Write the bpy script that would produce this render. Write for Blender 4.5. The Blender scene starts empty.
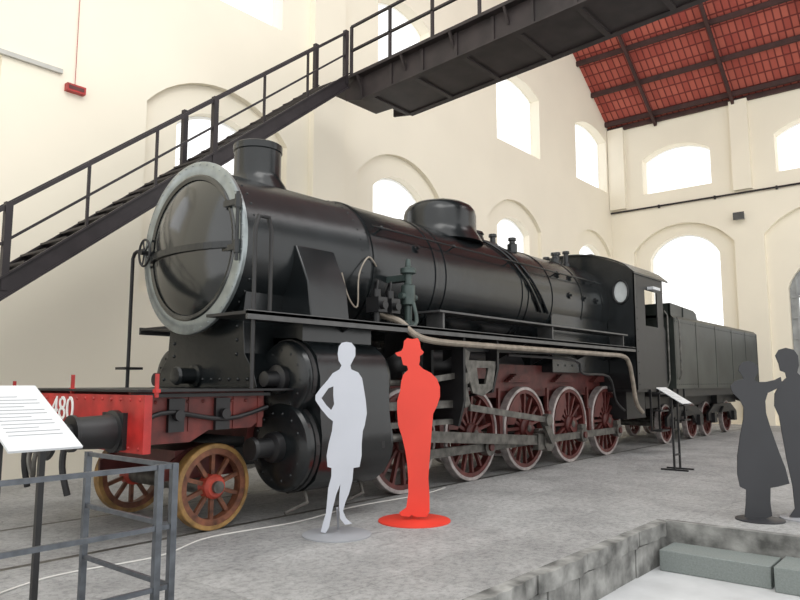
import bpy, bmesh, math, random
from mathutils import Vector, Matrix
from mathutils.geometry import tessellate_polygon
random.seed(3)
SC = bpy.context.scene
COL = SC.collection
WL = {}

# ------------------------------------------------------------------ materials
def mat(name, col, rough=0.5, metal=0.0, var=0.15, scale=4.0, bump=0.0, bscale=None, col2=None, spec=0.5):
    m = bpy.data.materials.new(name); m.use_nodes = True
    nt = m.node_tree; N = nt.nodes; Lk = nt.links
    b = N['Principled BSDF']
    tc = N.new('ShaderNodeTexCoord')
    n = N.new('ShaderNodeTexNoise'); n.inputs['Scale'].default_value = scale; n.inputs['Detail'].default_value = 5
    Lk.new(tc.outputs['Object'], n.inputs['Vector'])
    r = N.new('ShaderNodeValToRGB')
    c2 = col2 if col2 else tuple(min(1, c*(1+var)) for c in col)
    c1 = tuple(c*(1-var) for c in col)
    r.color_ramp.elements[0].color = (*c1, 1); r.color_ramp.elements[1].color = (*c2, 1)
    r.color_ramp.elements[0].position = 0.3; r.color_ramp.elements[1].position = 0.7
    Lk.new(n.outputs['Fac'], r.inputs['Fac']); Lk.new(r.outputs['Color'], b.inputs['Base Color'])
    b.inputs['Roughness'].default_value = rough; b.inputs['Metallic'].default_value = metal
    b.inputs['Specular IOR Level'].default_value = spec
    if bump > 0:
        n2 = N.new('ShaderNodeTexNoise'); n2.inputs['Scale'].default_value = bscale or scale*4; n2.inputs['Detail'].default_value = 6
        Lk.new(tc.outputs['Object'], n2.inputs['Vector'])
        bp = N.new('ShaderNodeBump'); bp.inputs['Strength'].default_value = bump; bp.inputs['Distance'].default_value = 0.02
        Lk.new(n2.outputs['Fac'], bp.inputs['Height']); Lk.new(bp.outputs['Normal'], b.inputs['Normal'])
    return m

M_black = mat('black_paint', (0.008,0.0100,0.0110), 0.25, 0, 0.35, 3, 0.10, 6, spec=0.55)
M_blackm = mat('black_matt', (0.010,0.010,0.011), 0.45, 0, 0.3, 5)
M_door = mat('door_black', (0.008,0.0105,0.011), 0.15, 0, 0.3, 3, 0.10, 4, spec=0.9)
M_ring = mat('ring_grey', (0.27,0.30,0.305), 0.28, 0.7, 0.2, 5, 0.03, 10)
M_maroon = mat('maroon_paint', (0.095,0.020,0.017), 0.5, 0, 0.4, 6)
M_dred = mat('dull_red_paint', (0.115,0.018,0.014), 0.5, 0, 0.6, 5)
M_red = mat('red_paint', (0.38,0.020,0.017), 0.4, 0, 0.35, 5)
M_cutred = mat('cutout_red', (0.72,0.05,0.028), 0.5, 0, 0.05, 2)
M_cutwhite = mat('cutout_grey', (0.50,0.52,0.57), 0.5, 0, 0.04, 2)
M_cutblack = mat('cutout_black', (0.028,0.029,0.033), 0.5, 0, 0.1, 2)
M_cutbase = mat('cutout_base', (0.30,0.31,0.33), 0.5, 0, 0.1, 2)
M_steel = mat('worn_steel', (0.11,0.105,0.095), 0.42, 0.5, 0.5, 9)
M_tire = mat('tire_steel', (0.38,0.34,0.33), 0.45, 0.3, 0.35, 9)
M_ochre = mat('ochre_paint', (0.27,0.155,0.05), 0.5, 0, 0.5, 8)
M_spoke = mat('brown_spoke', (0.15,0.055,0.028), 0.5, 0, 0.6, 10)
M_hubred = mat('hub_red', (0.40,0.05,0.03), 0.5, 0, 0.3, 8)
M_pipe = mat('pipe_buff', (0.24,0.205,0.165), 0.45, 0.1, 0.3, 8)
M_green = mat('pump_green', (0.05,0.07,0.065), 0.4, 0.3, 0.3, 8)
M_edge = mat('edge_grey', (0.07,0.07,0.07), 0.4, 0.2, 0.3, 6)
M_conduit = mat('conduit_pale', (0.50,0.49,0.45), 0.6, 0, 0.1, 6)
M_tender = mat('tender_dark', (0.026,0.031,0.027), 0.40, 0, 0.45, 1.5, 0.1, 4)
M_stair = mat('stair_iron', (0.022,0.017,0.019), 0.5, 0.1, 0.3, 4)
M_bridge = mat('bridge_iron', (0.026,0.019,0.019), 0.6, 0.1, 0.4, 3)
M_beam = mat('roof_beam', (0.05,0.02,0.018), 0.7, 0, 0.3, 3)
M_rail = mat('railing_galv', (0.10,0.11,0.125), 0.4, 0.5, 0.3, 12)
M_sign = mat('sign_white', (0.60,0.62,0.64), 0.35, 0, 0.03, 2)
M_text = mat('text_grey', (0.25,0.26,0.28), 0.6, 0, 0.05, 2)
M_white = mat('number_white', (0.80,0.80,0.78), 0.5, 0, 0.05, 2)
M_cable = mat('cable_white', (0.60,0.59,0.56), 0.5, 0, 0.1, 2)
M_gate = mat('gate_grey', (0.32,0.33,0.33), 0.6, 0, 0.2, 3)
M_wall = mat('plaster_cream', (0.87,0.81,0.675), 0.9, 0, 0.03, 0.5, 0.05, 9, spec=0.1)
M_side = mat('kerb_stone', (0.22,0.22,0.21), 0.9, 0, 0.6, 5, 1.0, 8, spec=0.2)
M_step = mat('step_metal', (0.21,0.235,0.225), 0.7, 0.1, 0.12, 60, 0.2, 90)
M_low = mat('lower_floor', (0.50,0.51,0.515), 0.8, 0, 0.10, 3, 0.1, 20, spec=0.2)

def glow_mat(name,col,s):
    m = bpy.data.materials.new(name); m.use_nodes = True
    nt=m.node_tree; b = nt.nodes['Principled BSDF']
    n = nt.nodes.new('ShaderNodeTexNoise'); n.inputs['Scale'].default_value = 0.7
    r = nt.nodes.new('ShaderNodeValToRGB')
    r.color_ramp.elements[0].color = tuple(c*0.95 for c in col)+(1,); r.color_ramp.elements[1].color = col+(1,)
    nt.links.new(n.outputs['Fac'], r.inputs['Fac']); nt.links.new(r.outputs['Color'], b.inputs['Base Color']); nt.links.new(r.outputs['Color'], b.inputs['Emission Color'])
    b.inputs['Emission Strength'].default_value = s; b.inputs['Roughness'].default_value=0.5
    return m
M_muntin_glow = glow_mat('window_frame', (0.86,0.87,0.86), 0.30)  # emission on frames and bars stands in for the glare behind them

def floor_mat():
    m = bpy.data.materials.new('stone_paving'); m.use_nodes = True
    nt = m.node_tree; N = nt.nodes; L = nt.links; b = N['Principled BSDF']
    tc = N.new('ShaderNodeTexCoord')
    br = N.new('ShaderNodeTexBrick'); br.inputs['Scale'].default_value = 1.0
    br.inputs['Brick Width'].default_value = 2.3; br.inputs['Row Height'].default_value = 1.1
    br.inputs['Mortar Size'].default_value = 0.012; br.inputs['Mortar Smooth'].default_value = 1.0
    br.inputs['Color1'].default_value = (0.46,0.46,0.46,1); br.inputs['Color2'].default_value = (0.54,0.54,0.54,1)
    br.inputs['Mortar'].default_value = (0.40,0.40,0.395,1)
    nw = N.new('ShaderNodeTexNoise'); nw.inputs['Scale'].default_value = 2.0; nw.inputs['Detail'].default_value = 6
    L.new(tc.outputs['Object'], nw.inputs['Vector'])
    vm = N.new('ShaderNodeVectorMath'); vm.operation='MULTIPLY_ADD'; vm.inputs[1].default_value=(0.35,0.35,0)
    L.new(nw.outputs['Color'], vm.inputs[0]); L.new(tc.outputs['Object'], vm.inputs[2]); L.new(vm.outputs[0], br.inputs['Vector'])
    def noise_ramp(scale,detail,rough,p0,c0,p1,c1):
        n = N.new('ShaderNodeTexNoise'); n.inputs['Scale'].default_value = scale; n.inputs['Detail'].default_value = detail; n.inputs['Roughness'].default_value = rough
        L.new(tc.outputs['Object'], n.inputs['Vector'])
        r = N.new('ShaderNodeValToRGB')
        r.color_ramp.elements[0].position = p0; r.color_ramp.elements[0].color = (c0,c0,c0,1)
        r.color_ramp.elements[1].position = p1; r.color_ramp.elements[1].color = (c1,c1,c1*0.99,1)
        L.new(n.outputs['Fac'], r.inputs['Fac']); return r.outputs['Color']
    def mul(a,bb,f):
        mx = N.new('ShaderNodeMix'); mx.data_type = 'RGBA'; mx.blend_type = 'MULTIPLY'; mx.inputs['Factor'].default_value = f
        L.new(a, mx.inputs['A']); L.new(bb, mx.inputs['B']); return mx.outputs['Result']
    c = mul(br.outputs['Color'], noise_ramp(0.9,12,0.75,0.38,0.60,0.58,1.0), 0.8)
    c = mul(c, noise_ramp(16,10,0.8,0.40,0.50,0.54,1.0), 0.7)
    L.new(c, b.inputs['Base Color'])
    n2 = N.new('ShaderNodeTexNoise'); n2.inputs['Scale'].default_value = 8; n2.inputs['Detail'].default_value = 12; n2.inputs['Roughness'].default_value = 0.8
    L.new(tc.outputs['Object'], n2.inputs['Vector'])
    bp = N.new('ShaderNodeBump'); bp.inputs['Strength'].default_value = 0.9; bp.inputs['Distance'].default_value = 0.05
    L.new(n2.outputs['Fac'], bp.inputs['Height']); L.new(bp.outputs['Normal'], b.inputs['Normal'])
    b.inputs['Roughness'].default_value = 0.6; b.inputs['Specular IOR Level'].default_value = 0.4
    return m
M_floor = floor_mat()

def tile_mat():
    m = bpy.data.materials.new('red_roof_tiles'); m.use_nodes = True
    nt = m.node_tree; N = nt.nodes; L = nt.links; b = N['Principled BSDF']
    tc = N.new('ShaderNodeTexCoord')
    br = N.new('ShaderNodeTexBrick'); br.inputs['Scale'].default_value = 1.0
    br.inputs['Brick Width'].default_value = 0.36; br.inputs['Row Height'].default_value = 0.22
    br.offset = 0.0
    br.inputs['Mortar Size'].default_value = 0.03; br.inputs['Mortar Smooth'].default_value = 0.6
    br.inputs['Color1'].default_value = (0.33,0.060,0.045,1); br.inputs['Color2'].default_value = (0.46,0.115,0.080,1)
    br.inputs['Mortar'].default_value = (0.15,0.024,0.02,1)
    L.new(tc.outputs['Object'], br.inputs['Vector'])
    L.new(br.outputs['Color'], b.inputs['Base Color'])
    bp = N.new('ShaderNodeBump'); bp.inputs['Strength'].default_value = 0.6; bp.inputs['Distance'].default_value = 0.03; bp.invert = True
    L.new(br.outputs['Fac'], bp.inputs['Height']); L.new(bp.outputs['Normal'], b.inputs['Normal'])
    b.inputs['Roughness'].default_value = 0.85
    return m
M_tile = tile_mat()

def pane_mat():
    m = bpy.data.materials.new('painted_sky_pane'); m.use_nodes = True
    b = m.node_tree.nodes['Principled BSDF']
    n = m.node_tree.nodes.new('ShaderNodeTexNoise'); n.inputs['Scale'].default_value = 2
    r = m.node_tree.nodes.new('ShaderNodeValToRGB')
    r.color_ramp.elements[0].color = (0.40,0.43,0.43,1); r.color_ramp.elements[1].color = (0.70,0.73,0.73,1)  # pale tones paint in the white sky seen through the cab glass
    m.node_tree.links.new(n.outputs['Fac'], r.inputs['Fac']); m.node_tree.links.new(r.outputs['Color'], b.inputs['Base Color'])
    b.inputs['Roughness'].default_value = 0.15
    return m
M_pane = pane_mat()

# ------------------------------------------------------------------ geometry
def perp(d):
    d = Vector(d).normalized()
    a = Vector((0,0,1)) if abs(d.z) < 0.9 else Vector((1,0,0))
    u = d.cross(a).normalized(); v = d.cross(u).normalized()
    return d, u, v

class G:
    def __init__(s): s.bm = bmesh.new()
    def face(s, vs, mi=0):
        try:
            f = s.bm.faces.new(vs); f.material_index = mi; return f
        except ValueError: return None
    def box(s, x0,x1,y0,y1,z0,z1, mi=0):
        v = [s.bm.verts.new((x,y,z)) for x in (x0,x1) for y in (y0,y1) for z in (z0,z1)]
        for q in ((0,1,3,2),(4,6,7,5),(0,4,5,1),(2,3,7,6),(0,2,6,4),(1,5,7,3)):
            s.face([v[i] for i in q], mi)
        return s
    def bar(s, p0, p1, w, h, mi=0, up=(0,0,1)):
        p0=Vector(p0); p1=Vector(p1); d=(p1-p0).normalized(); up=Vector(up)
        if abs(d.dot(up))>0.98: up=Vector((1,0,0))
        sd=d.cross(up).normalized(); u2=sd.cross(d).normalized()
        vs=[]
        for p in (p0,p1):
            for a,b in ((-1,-1),(1,-1),(1,1),(-1,1)):
                vs.append(s.bm.verts.new(p+sd*(a*w/2)+u2*(b*h/2)))
        s.face(vs[0:4],mi); s.face(vs[4:8],mi)
        for i in range(4):
            j=(i+1)%4; s.face([vs[i],vs[j],vs[4+j],vs[4+i]],mi)
        return s
    def lathe(s, o, axis, prof, seg=32, mi=0, loop=False, cap=True):
        o=Vector(o); d,u,v=perp(axis); rings=[]
        for t,r in prof:
            if r<=1e-6: rings.append([s.bm.verts.new(o+d*t)])
            else: rings.append([s.bm.verts.new(o+d*t+(u*math.cos(2*math.pi*i/seg)+v*math.sin(2*math.pi*i/seg))*r) for i in range(seg)])
        n=len(rings); rg=range(n) if loop else range(n-1)
        for k in rg:
            a=rings[k]; b=rings[(k+1)%n]
            for i in range(seg):
                j=(i+1)%seg
                if len(a)==1 and len(b)==1: continue
                if len(a)==1: s.face([a[0],b[i],b[j]],mi)
                elif len(b)==1: s.face([a[i],a[j],b[0]],mi)
                else: s.face([a[i],a[j],b[j],b[i]],mi)
        if cap and not loop:
            if len(rings[0])>1: s.face(rings[0],mi)
            if len(rings[-1])>1: s.face(rings[-1],mi)
        return s
    def cyl(s, p0, p1, r0, r1=None, seg=20, mi=0):
        p0=Vector(p0); p1=Vector(p1)
        return s.lathe(p0, p1-p0, [(0,r0),((p1-p0).length, r0 if r1 is None else r1)], seg, mi)
    def tube(s, pts, r, seg=8, mi=0, smooth=0, closed=False):
        P=[Vector(p) for p in pts]
        if smooth:
            Q=[]
            n=len(P)
            for i in range(n-1):
                p0=P[max(0,i-1)];p1=P[i];p2=P[i+1];p3=P[min(n-1,i+2)]
                for k in range(smooth):
                    t=k/smooth
                    Q.append(0.5*((2*p1)+(p2-p0)*t+(2*p0-5*p1+4*p2-p3)*t*t+(3*p1-p0-3*p2+p3)*t**3))
            Q.append(P[-1]); P=Q
        n=len(P); rings=[]; u=None
        for i in range(n):
            if closed: d=(P[(i+1)%n]-P[i-1]).normalized()
            else: d=(P[min(i+1,n-1)]-P[max(i-1,0)]).normalized()
            if u is None: _,u,_=perp(d)
            else:
                u=(u-d*u.dot(d))
                if u.length<1e-4: _,u,_=perp(d)
                u.normalize()
            v=d.cross(u)
            k=1.0
            if 0<i<n-1 or closed:
                a=(P[i]-P[i-1]).normalized(); b2=(P[(i+1)%n]-P[i]).normalized()
                c=max(0.5,math.sqrt(max(0,(1+a.dot(b2))/2))); k=1/c
            rings.append([s.bm.verts.new(P[i]+(u*math.cos(2*math.pi*j/seg)+v*math.sin(2*math.pi*j/seg))*r*(k if k<1.2 else 1.2)) for j in range(seg)])
        for i in range(n if closed else n-1):
            a=rings[i]; b=rings[(i+1)%n]
            for j in range(seg):
                k=(j+1)%seg; s.face([a[j],a[k],b[k],b[j]],mi)
        if not closed: s.face(rings[0],mi); s.face(rings[-1],mi)
        return s
    def prism(s, outer, f, d0, d1, holes=(), mi=0):
        loops=[list(outer)]+[list(h) for h in holes]
        tris=tessellate_polygon([[Vector((p[0],p[1],0)) for p in l] for l in loops])
        flat=[p for l in loops for p in l]
        A=[s.bm.verts.new(f(p[0],p[1],d0)) for p in flat]
        B=[s.bm.verts.new(f(p[0],p[1],d1)) for p in flat]
        for t in tris:
            s.face([A[i] for i in t],mi); s.face([B[i] for i in reversed(t)],mi)
        o=0
        for l in loops:
            n=len(l)
            for i in range(n):
                j=(i+1)%n; s.face([A[o+i],A[o+j],B[o+j],B[o+i]],mi)
            o+=n
        return s
    def sphere(s,c,r,mi=0,seg=10,sz=1.0):
        prof=[(-r*math.cos(math.pi*i/6)*sz, r*math.sin(math.pi*i/6)) for i in range(7)]
        prof[0]=(prof[0][0],0); prof[-1]=(prof[-1][0],0)
        return s.lathe(c,(0,0,1),prof,seg,mi)
    def mesh(s, name, mats, smooth=True, ang=35):
        bmesh.ops.recalc_face_normals(s.bm, faces=s.bm.faces[:])
        me=bpy.data.meshes.new(name); s.bm.to_mesh(me); s.bm.free()
        for m in (mats if isinstance(mats,(list,tuple)) else [mats]): me.materials.append(m)
        if smooth:
            me.polygons.foreach_set('use_smooth',[True]*len(me.polygons))
            me.set_sharp_from_angle(angle=math.radians(ang))
        return me
    def done(s, name, mats, parent=None, label=None, category=None, kind=None, origin=None, smooth=True, bevel=0, group=None):
        me=s.mesh(name,mats,smooth)
        co=[v.co for v in me.vertices]
        mn=Vector((min(c.x for c in co),min(c.y for c in co),min(c.z for c in co)))
        mx=Vector((max(c.x for c in co),max(c.y for c in co),max(c.z for c in co)))
        c=Vector(origin) if origin is not None else (mn+mx)/2
        me.transform(Matrix.Translation(-c))
        ob=bpy.data.objects.new(name,me); COL.objects.link(ob)
        place(ob,c,parent)
        props(ob,label,category,kind,group)
        if bevel:
            b=ob.modifiers.new('bevel','BEVEL'); b.width=bevel; b.segments=2; b.limit_method='ANGLE'
        return ob
def place(ob,w,parent):
    w=Vector(w); WL[ob.name]=w.copy()
    if parent is not None:
        ob.parent=parent; ob.location=w-WL[parent.name]
    else: ob.location=w
def props(ob,label=None,category=None,kind=None,group=None):
    if label: ob['label']=label
    if category: ob['category']=category
    if kind: ob['kind']=kind
    if group: ob['group']=group
def empty(name,loc,label,category,group=None):
    e=bpy.data.objects.new(name,None); e.empty_display_size=0.3; COL.objects.link(e)
    place(e,loc,None); props(e,label,category,None,group); return e
def inst(me,name,w,parent,label=None):
    ob=bpy.data.objects.new(name,me); COL.objects.link(ob); place(ob,w,parent); props(ob,label); return ob
def mXZ(u,v,d): return (u,d,v)
def mYZ(u,v,d): return (d,u,v)
def mXY(u,v,d): return (u,v,d)
def arch(c,w,z0,zt,rise,n=14):
    h=w/2; R=(h*h+rise*rise)/(2*rise); zc=zt-R; a0=math.asin(min(1,h/R))
    pts=[(c-h,z0)]
    for i in range(n+1):
        a=-a0+2*a0*i/n
        pts.append((c+R*math.sin(a), zc+R*math.cos(a)))
    pts.append((c+h,z0))
    return pts

# ------------------------------------------------------------------ room
YW=10.9; XE=26.0; YC=6.75
ZL=-0.4
g=G()
g.prism([(-6,2.76),(7.6,2.76),(7.6,-6),(XE+.3,-6),(XE+.3,YW+.3),(-6,YW+.3)],mXY,-0.38,0.0)
f=g.done('floor',[M_floor],kind='structure',label='raised grey stone paved platform of the hall',category='floor')
g=G(); g.box(-6,8.2,-6,3.0,ZL-0.1,ZL)
g.done('floor_lower',[M_low],kind='structure',label='pale smooth lower floor beside the platform',category='floor')
g=G()
x=-2.0
while x<7.55:
    w=random.uniform(0.7,1.2); x1=min(7.60,x+w); n=9
    P=[(x+0.004,2.80)]
    for i in range(n+1):
        P.append((x+0.004+(x1-x-0.008)*i/n, 2.655+random.uniform(0,0.035)+(0.03 if i in(0,n) else 0)))
    P.append((x1-0.004,2.80))
    g.prism(P,mXY,-0.13,0.003+random.uniform(0,0.004))
    x=x1
x=-2.2
while x<7.55:
    w=random.uniform(0.4,0.8); x1=min(7.60,x+w)
    P=[(x+0.005,-0.4)]
    P+=[(x+0.005,-0.14),(x1-0.005,-0.135),(x1-0.005,-0.4)]
    g.prism(P,mXZ,2.68+random.uniform(0,0.03),2.80)
    x=x1
g.done('trim_1',[M_side],kind='structure',label='rough chipped stone kerb blocks edging the platform',category='kerb',bevel=0.008)
g=G(); g.box(7.56,7.66,-5,2.72,-0.4,0.004)
g.done('trim_2',[M_side],kind='structure',label='stone kerb edging the platform above the steps',category='kerb')

outer=[(-6,-0.4),(XE+.3,-0.4),(XE+.3,11.35),(14,19.7),(-6,19.7)]
upx=[2.6,8.05,13.2,18.95,24.35]; lox=[2.2,7.75,13.1,18.70,24.3]
UW=[2.1,2.1,2.1,2.7,2.7]; LOW=1.95
niches=[arch(c-0.05,3.2,3.0,7.1,0.75) for c in lox]
uph=[arch(c,w_,8.85,11.25,0.35) for c,w_ in zip(upx,UW)]
loh=[arch(c,LOW,4.6,6.58,0.4) for c in lox]
fl=lambda u,v,d:(u,d,v)
g=G()
g.prism(outer,fl,YW,YW+0.13,holes=niches+uph)
g.prism(outer,fl,YW+0.13,YW+0.42,holes=loh+uph)
g.done('wall_left',[M_wall],kind='structure',label='tall cream plaster wall with arched windows',category='wall',smooth=False)
outerE=[(YW,-0.4),(YW,11.45),(-6,11.45),(-6,-0.4)]
upy=[8.35,3.75,-0.8]
nE=[arch(8.25,3.6,0.02,7.3,0.9),arch(3.6,3.8,0.02,7.4,0.9),arch(-0.9,3.5,0.02,7.25,0.9)]
uE=[arch(c,2.5,8.6,10.35,0.4) for c in upy]
lE=[arch(8.25,2.5,1.6,6.9,0.8),arch(3.6,2.6,0.02,5.6,1.0),arch(-0.9,2.3,1.6,6.8,0.9)]
g=G()
g.prism(outerE,mYZ,XE,XE+0.2,holes=nE+uE)
g.prism(outerE,mYZ,XE+0.2,XE+0.55,holes=lE+uE)
g.done('wall_end',[M_wall],kind='structure',label='cream plaster end wall with arched windows',category='wall',smooth=False)
g=G(); g.box(9.9,10.85,YW-0.16,YW,-0.0,19.0)
g.done('trim_3',[M_wall],kind='structure',label='shallow cream plaster pilaster',category='pilaster',smooth=False)
for i,(a,b) in enumerate(((5.75,6.35),(10.25,10.88))):
    g=G(); g.box(XE-0.18,XE,a,b,8.15,11.4)
    g.done('trim_%d'%(4+i),[M_wall],kind='structure',label='shallow cream plaster pilaster of the end wall',category='pilaster',smooth=False)
wn=1
def window(kind,c,w,z0,zt,rise,vm,hm,d):
    global wn
    g=G()
    A=arch(c,w,z0,zt,rise); B=arch(c,w-0.10,z0+0.05,zt-0.05,rise*0.95)
    mp=(lambda u,v,dd:(u,dd,v)) if kind=='L' else mYZ
    g.prism(A,mp,d,d+0.05,holes=[B])
    t=0.010
    for i in range(1,vm):
        u=c-w/2+w*i/vm; zz=zt-rise*abs(u-c)/(w/2)*0.8-0.05
        g.prism([(u-t,z0),(u+t,z0),(u+t,zz),(u-t,zz)],mp,d+0.01,d+0.03)
    for i in range(1,hm):
        z=z0+(zt-z0)*i/hm
        if z<zt-rise: g.prism([(c-w/2+.03,z-t),(c+w/2-.03,z-t),(c+w/2-.03,z+t),(c-w/2+.03,z+t)],mp,d+0.01,d+0.03)
    g.done('window_%d'%wn,[M_muntin_glow],kind='structure',label='arched window with thin pale glazing bars given a glow, glaringly bright outside',category='window',smooth=False); wn+=1
for c,w_ in zip(upx,UW): window('L',c,w_,8.85,11.25,0.35,3,3,YW+0.34)
for c in lox: window('L',c,LOW,4.6,6.58,0.4,3,2,YW+0.34)
for c in upy: window('E',c,2.5,8.6,10.35,0.4,3,2,XE+0.42)
window('E',8.25,2.5,1.6,6.9,0.8,3,5,XE+0.42)
window('E',-0.9,2.3,1.6,6.8,0.9,3,5,XE+0.42)
g=G()
A=arch(3.6,2.58,0.02,5.6,1.0)
g.prism(A,mYZ,XE+0.40,XE+0.48,holes=[[(2.55+1.1*i,3.0+0.75*j) for i,j in ((0,0),(0.9,0),(0.9,1.8),(0,1.8))],[(3.7+1.1*i-0.05,3.0+0.75*j) for i,j in ((0,0),(0.9,0),(0.9,1.8),(0,1.8))]])
for y in (2.5,3.03,3.58,4.13,4.68): g.box(XE+0.36,XE+0.40,y-0.03,y+0.03,0.02,4.9)
for z in (0.5,1.7,2.9,3.6,4.3): g.box(XE+0.35,XE+0.40,2.35,4.85,z-0.03,z+0.03)
g.done('door_1',[M_gate],kind='structure',label='tall grey arched gate with barred panes',category='gate',smooth=False)

SL=0.70
def rz(x): return 11.5+SL*(XE-x)
g=G()
g.prism([(14.0,rz(14.0)),(XE+.6,rz(XE+.6)),(XE+.6,rz(XE+.6)+.12),(14.0,rz(14.0)+.12)],lambda u,v,d:(u,d,v),-6,YW+0.3)
g.done('ceiling',[M_tile],kind='structure',label='sloping underside of a red clay tiled roof',category='roof',smooth=False)
g=G()
for xx in (25.7,24.5,23.3,22.1,20.9,19.7,18.5,17.3,16.1,14.9):
    z=rz(xx)-0.11; g.bar((xx,-6,z),(xx,YW,z),0.12,0.17)
for yy in (9.0,6.2,3.4,0.6,-2.2,-5):
    g.bar((XE-0.02,yy,rz(XE)-0.26),(14.1,yy,rz(14.1)-0.26),0.10,0.13)
g.done('trim_6',[M_beam],kind='structure',label='dark iron purlins and rafters under the tiled roof',category='roof beams',smooth=False)
g=G(); g.bar((XE-0.06,-6,11.42),(XE-0.06,YW,11.42),0.12,0.16)
g.done('trim_7',[M_beam],kind='structure',label='dark wall plate at the eaves',category='roof beam',smooth=False)
g=G(); g.cyl((XE-0.07,-6,8.05),(XE-0.07,YW-0.02,8.05),0.035,seg=8)
for y in range(-5,11,2): g.box(XE-0.1,XE,y-0.03,y+0.03,7.98,8.1)
g.done('wall_pipe',[M_stair],label='thin dark pipe running across the end wall',category='pipe')
g=G(); g.box(XE-0.25,XE+0.01,6.05,6.35,7.1,7.3); g.box(XE-0.29,XE-0.25,6.02,6.38,7.07,7.33,1)
g.done('wall_lamp',[M_conduit,M_edge],label='small grey floodlight fixed on the end wall',category='wall lamp')
g=G(); g.box(1.0,4.62,YW-0.06,YW+0.01,6.30,6.37)
g.done('cable_conduit',[M_conduit],label='long pale conduit fixed on the cream wall',category='conduit')
g=G(); g.box(4.68,4.98,YW-0.1,YW+0.01,6.05,6.17); g.box(4.71,4.95,YW-0.105,YW-0.1,6.08,6.14,1)
g.done('emergency_light',[M_red,M_maroon],label='small red emergency light box on the cream wall',category='emergency light')
g=G(); g.cyl((4.83,YW-0.03,6.17),(4.83,YW-0.03,11),0.005,seg=6)
g.done('hanging_cable',[M_red],label='thin red cable dropping down the wall',category='cable')

# ------------------------------------------------------------------ stairs
YS0=9.1; YS1=9.95
YSm=(YS0+YS1)/2
ST=empty('iron_staircase',(5,YSm,0),'long dark iron staircase with post-and-rail handrails climbing beside the wall','staircase')
s_=0.786
def zb(x): return 2.44+s_*(x-3.3)
x0=0.2; x1=9.25
for y in (YS0,YS1):
    g=G(); g.prism([(x0,0.0),(x1,zb(x1)),(x1,zb(x1)+0.30),(x0,0.30)],mXZ,y-0.03,y+0.03)
    for a in (0,1):
        g.bar((x0+.2,y-0.04,zb(x0+.2)+0.28*a+.01),(x1,y-0.04,zb(x1)+0.28*a+.01),0.05,0.025)
    g.done('stair_stringer',[M_stair],ST)
nt_=34
g=G(); g.box(-0.14,0.14,YS0+0.03,YS1-0.03,-0.015,0.015); tr=None
for i in range(nt_):
    xx=x0+0.35+(x1-x0-0.5)*(i+0.5)/nt_
    zz=zb(xx)+0.20
    if tr is None:
        tr=g.done('stair_tread',[M_stair],ST,origin=(0,YSm,0)); place(tr,(xx,YSm,zz),ST)
    else: inst(tr.data,'stair_tread',(xx,YSm,zz),ST)
for y in (YS0,YS1):
    k=0; xx=9.2
    while xx>0.3:
        w=0.085 if k%3==0 else 0.035
        if y==YS0 or k%3==0:
            g=G(); g.box(xx-w/2,xx+w/2,y-w/2,y+w/2,zb(xx)+0.1,zb(xx)+1.2); g.done('handrail_post',[M_stair],ST)
        xx-=0.98; k+=1
    for h in ((0.72,1.16) if y==YS0 else (1.16,)):
        g=G(); g.bar((0.25,y,zb(0.25)+h),(9.22,y,zb(9.22)+h),0.045,0.05 if (h>1 and y==YS0) else 0.032)
        g.done('handrail_bar',[M_stair],ST)

# ------------------------------------------------------------------ bridge
BR=empty('iron_footbridge',(10.2,4,7),'dark riveted iron footbridge with railings spanning above the locomotive','footbridge')
XB0=9.42; XB1=10.98
def bz(y): return 7.40+0.062*(9.1-min(y,9.1))
YE=9.95; Y0b=-3.0
for x,dep in ((XB0+0.06,0.50),(XB1-0.04,0.36)):
    g=G()
    g.prism([(9.35,bz(9.1)-0.12),(9.35,bz(9.1)-dep*0.8),(8.9,bz(9.1)-dep),(Y0b,bz(Y0b)-dep),(Y0b,bz(Y0b)-0.04),(9.1,bz(9.1)-0.04)],mYZ,x-0.02,x+0.02)
    g.bar((x,8.9,bz(8.9)-dep),(x,Y0b,bz(Y0b)-dep),0.14,0.03)
    y=8.9
    while y>Y0b:
        zz=bz(y); g.box(x-0.05,x+0.05,y-0.03,y+0.03,zz-dep,zz-0.05); y-=0.75
    g.done('bridge_girder',[M_bridge],BR,smooth=False)
g=G()
g.prism([(YE,bz(9.1)-0.04),(9.1,bz(9.1)-0.04),(Y0b,bz(Y0b)-0.04),(Y0b,bz(Y0b)+0.02),(9.1,bz(9.1)+0.02),(YE,bz(9.1)+0.02)],mYZ,XB0-0.10,XB1+0.05)
g.done('bridge_deck',[M_bridge],BR,smooth=False)
y=8.9
while y>Y0b:
    g=G()
    zz=bz(y); g.box(XB0+0.08,XB1-0.08,y-0.05,y+0.05,zz-0.38,zz-0.04)
    g.bar((XB0+0.04,y,zz-0.3),(XB0-0.1,y,zz-0.05),0.04,0.05); y-=1.1
    g.done('bridge_crossbeam',[M_bridge],BR,smooth=False)
g=G()
g.prism([(8.9,bz(8.9)-0.35),(Y0b,bz(Y0b)-0.35),(Y0b,bz(Y0b)-0.33),(8.9,bz(8.9)-0.33)],mYZ,XB0+0.05,XB1-0.06)
g.done('bridge_soffit',[M_bridge],BR,smooth=False)
for x,ys in ((XB0-0.06,9.1),(XB1,YE-0.05)):
    y=ys
    while y>Y0b:
        g=G(); zz=bz(y); g.box(x-0.025,x+0.025,y-0.025,y+0.025,zz,zz+1.02); y-=(1.0 if x<10 else 2.0); g.done('bridge_railing_post',[M_stair],BR)
    for h in (0.52,1.02):
        g=G()
        if ys>9.2: g.bar((x,ys,bz(9.1)+h),(x,9.1,bz(9.1)+h),0.05,0.035)
        g.bar((x,9.1,bz(9.1)+h),(x,Y0b,bz(Y0b)+h),0.05,0.04)
        g.done('bridge_railing',[M_stair],BR)

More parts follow.
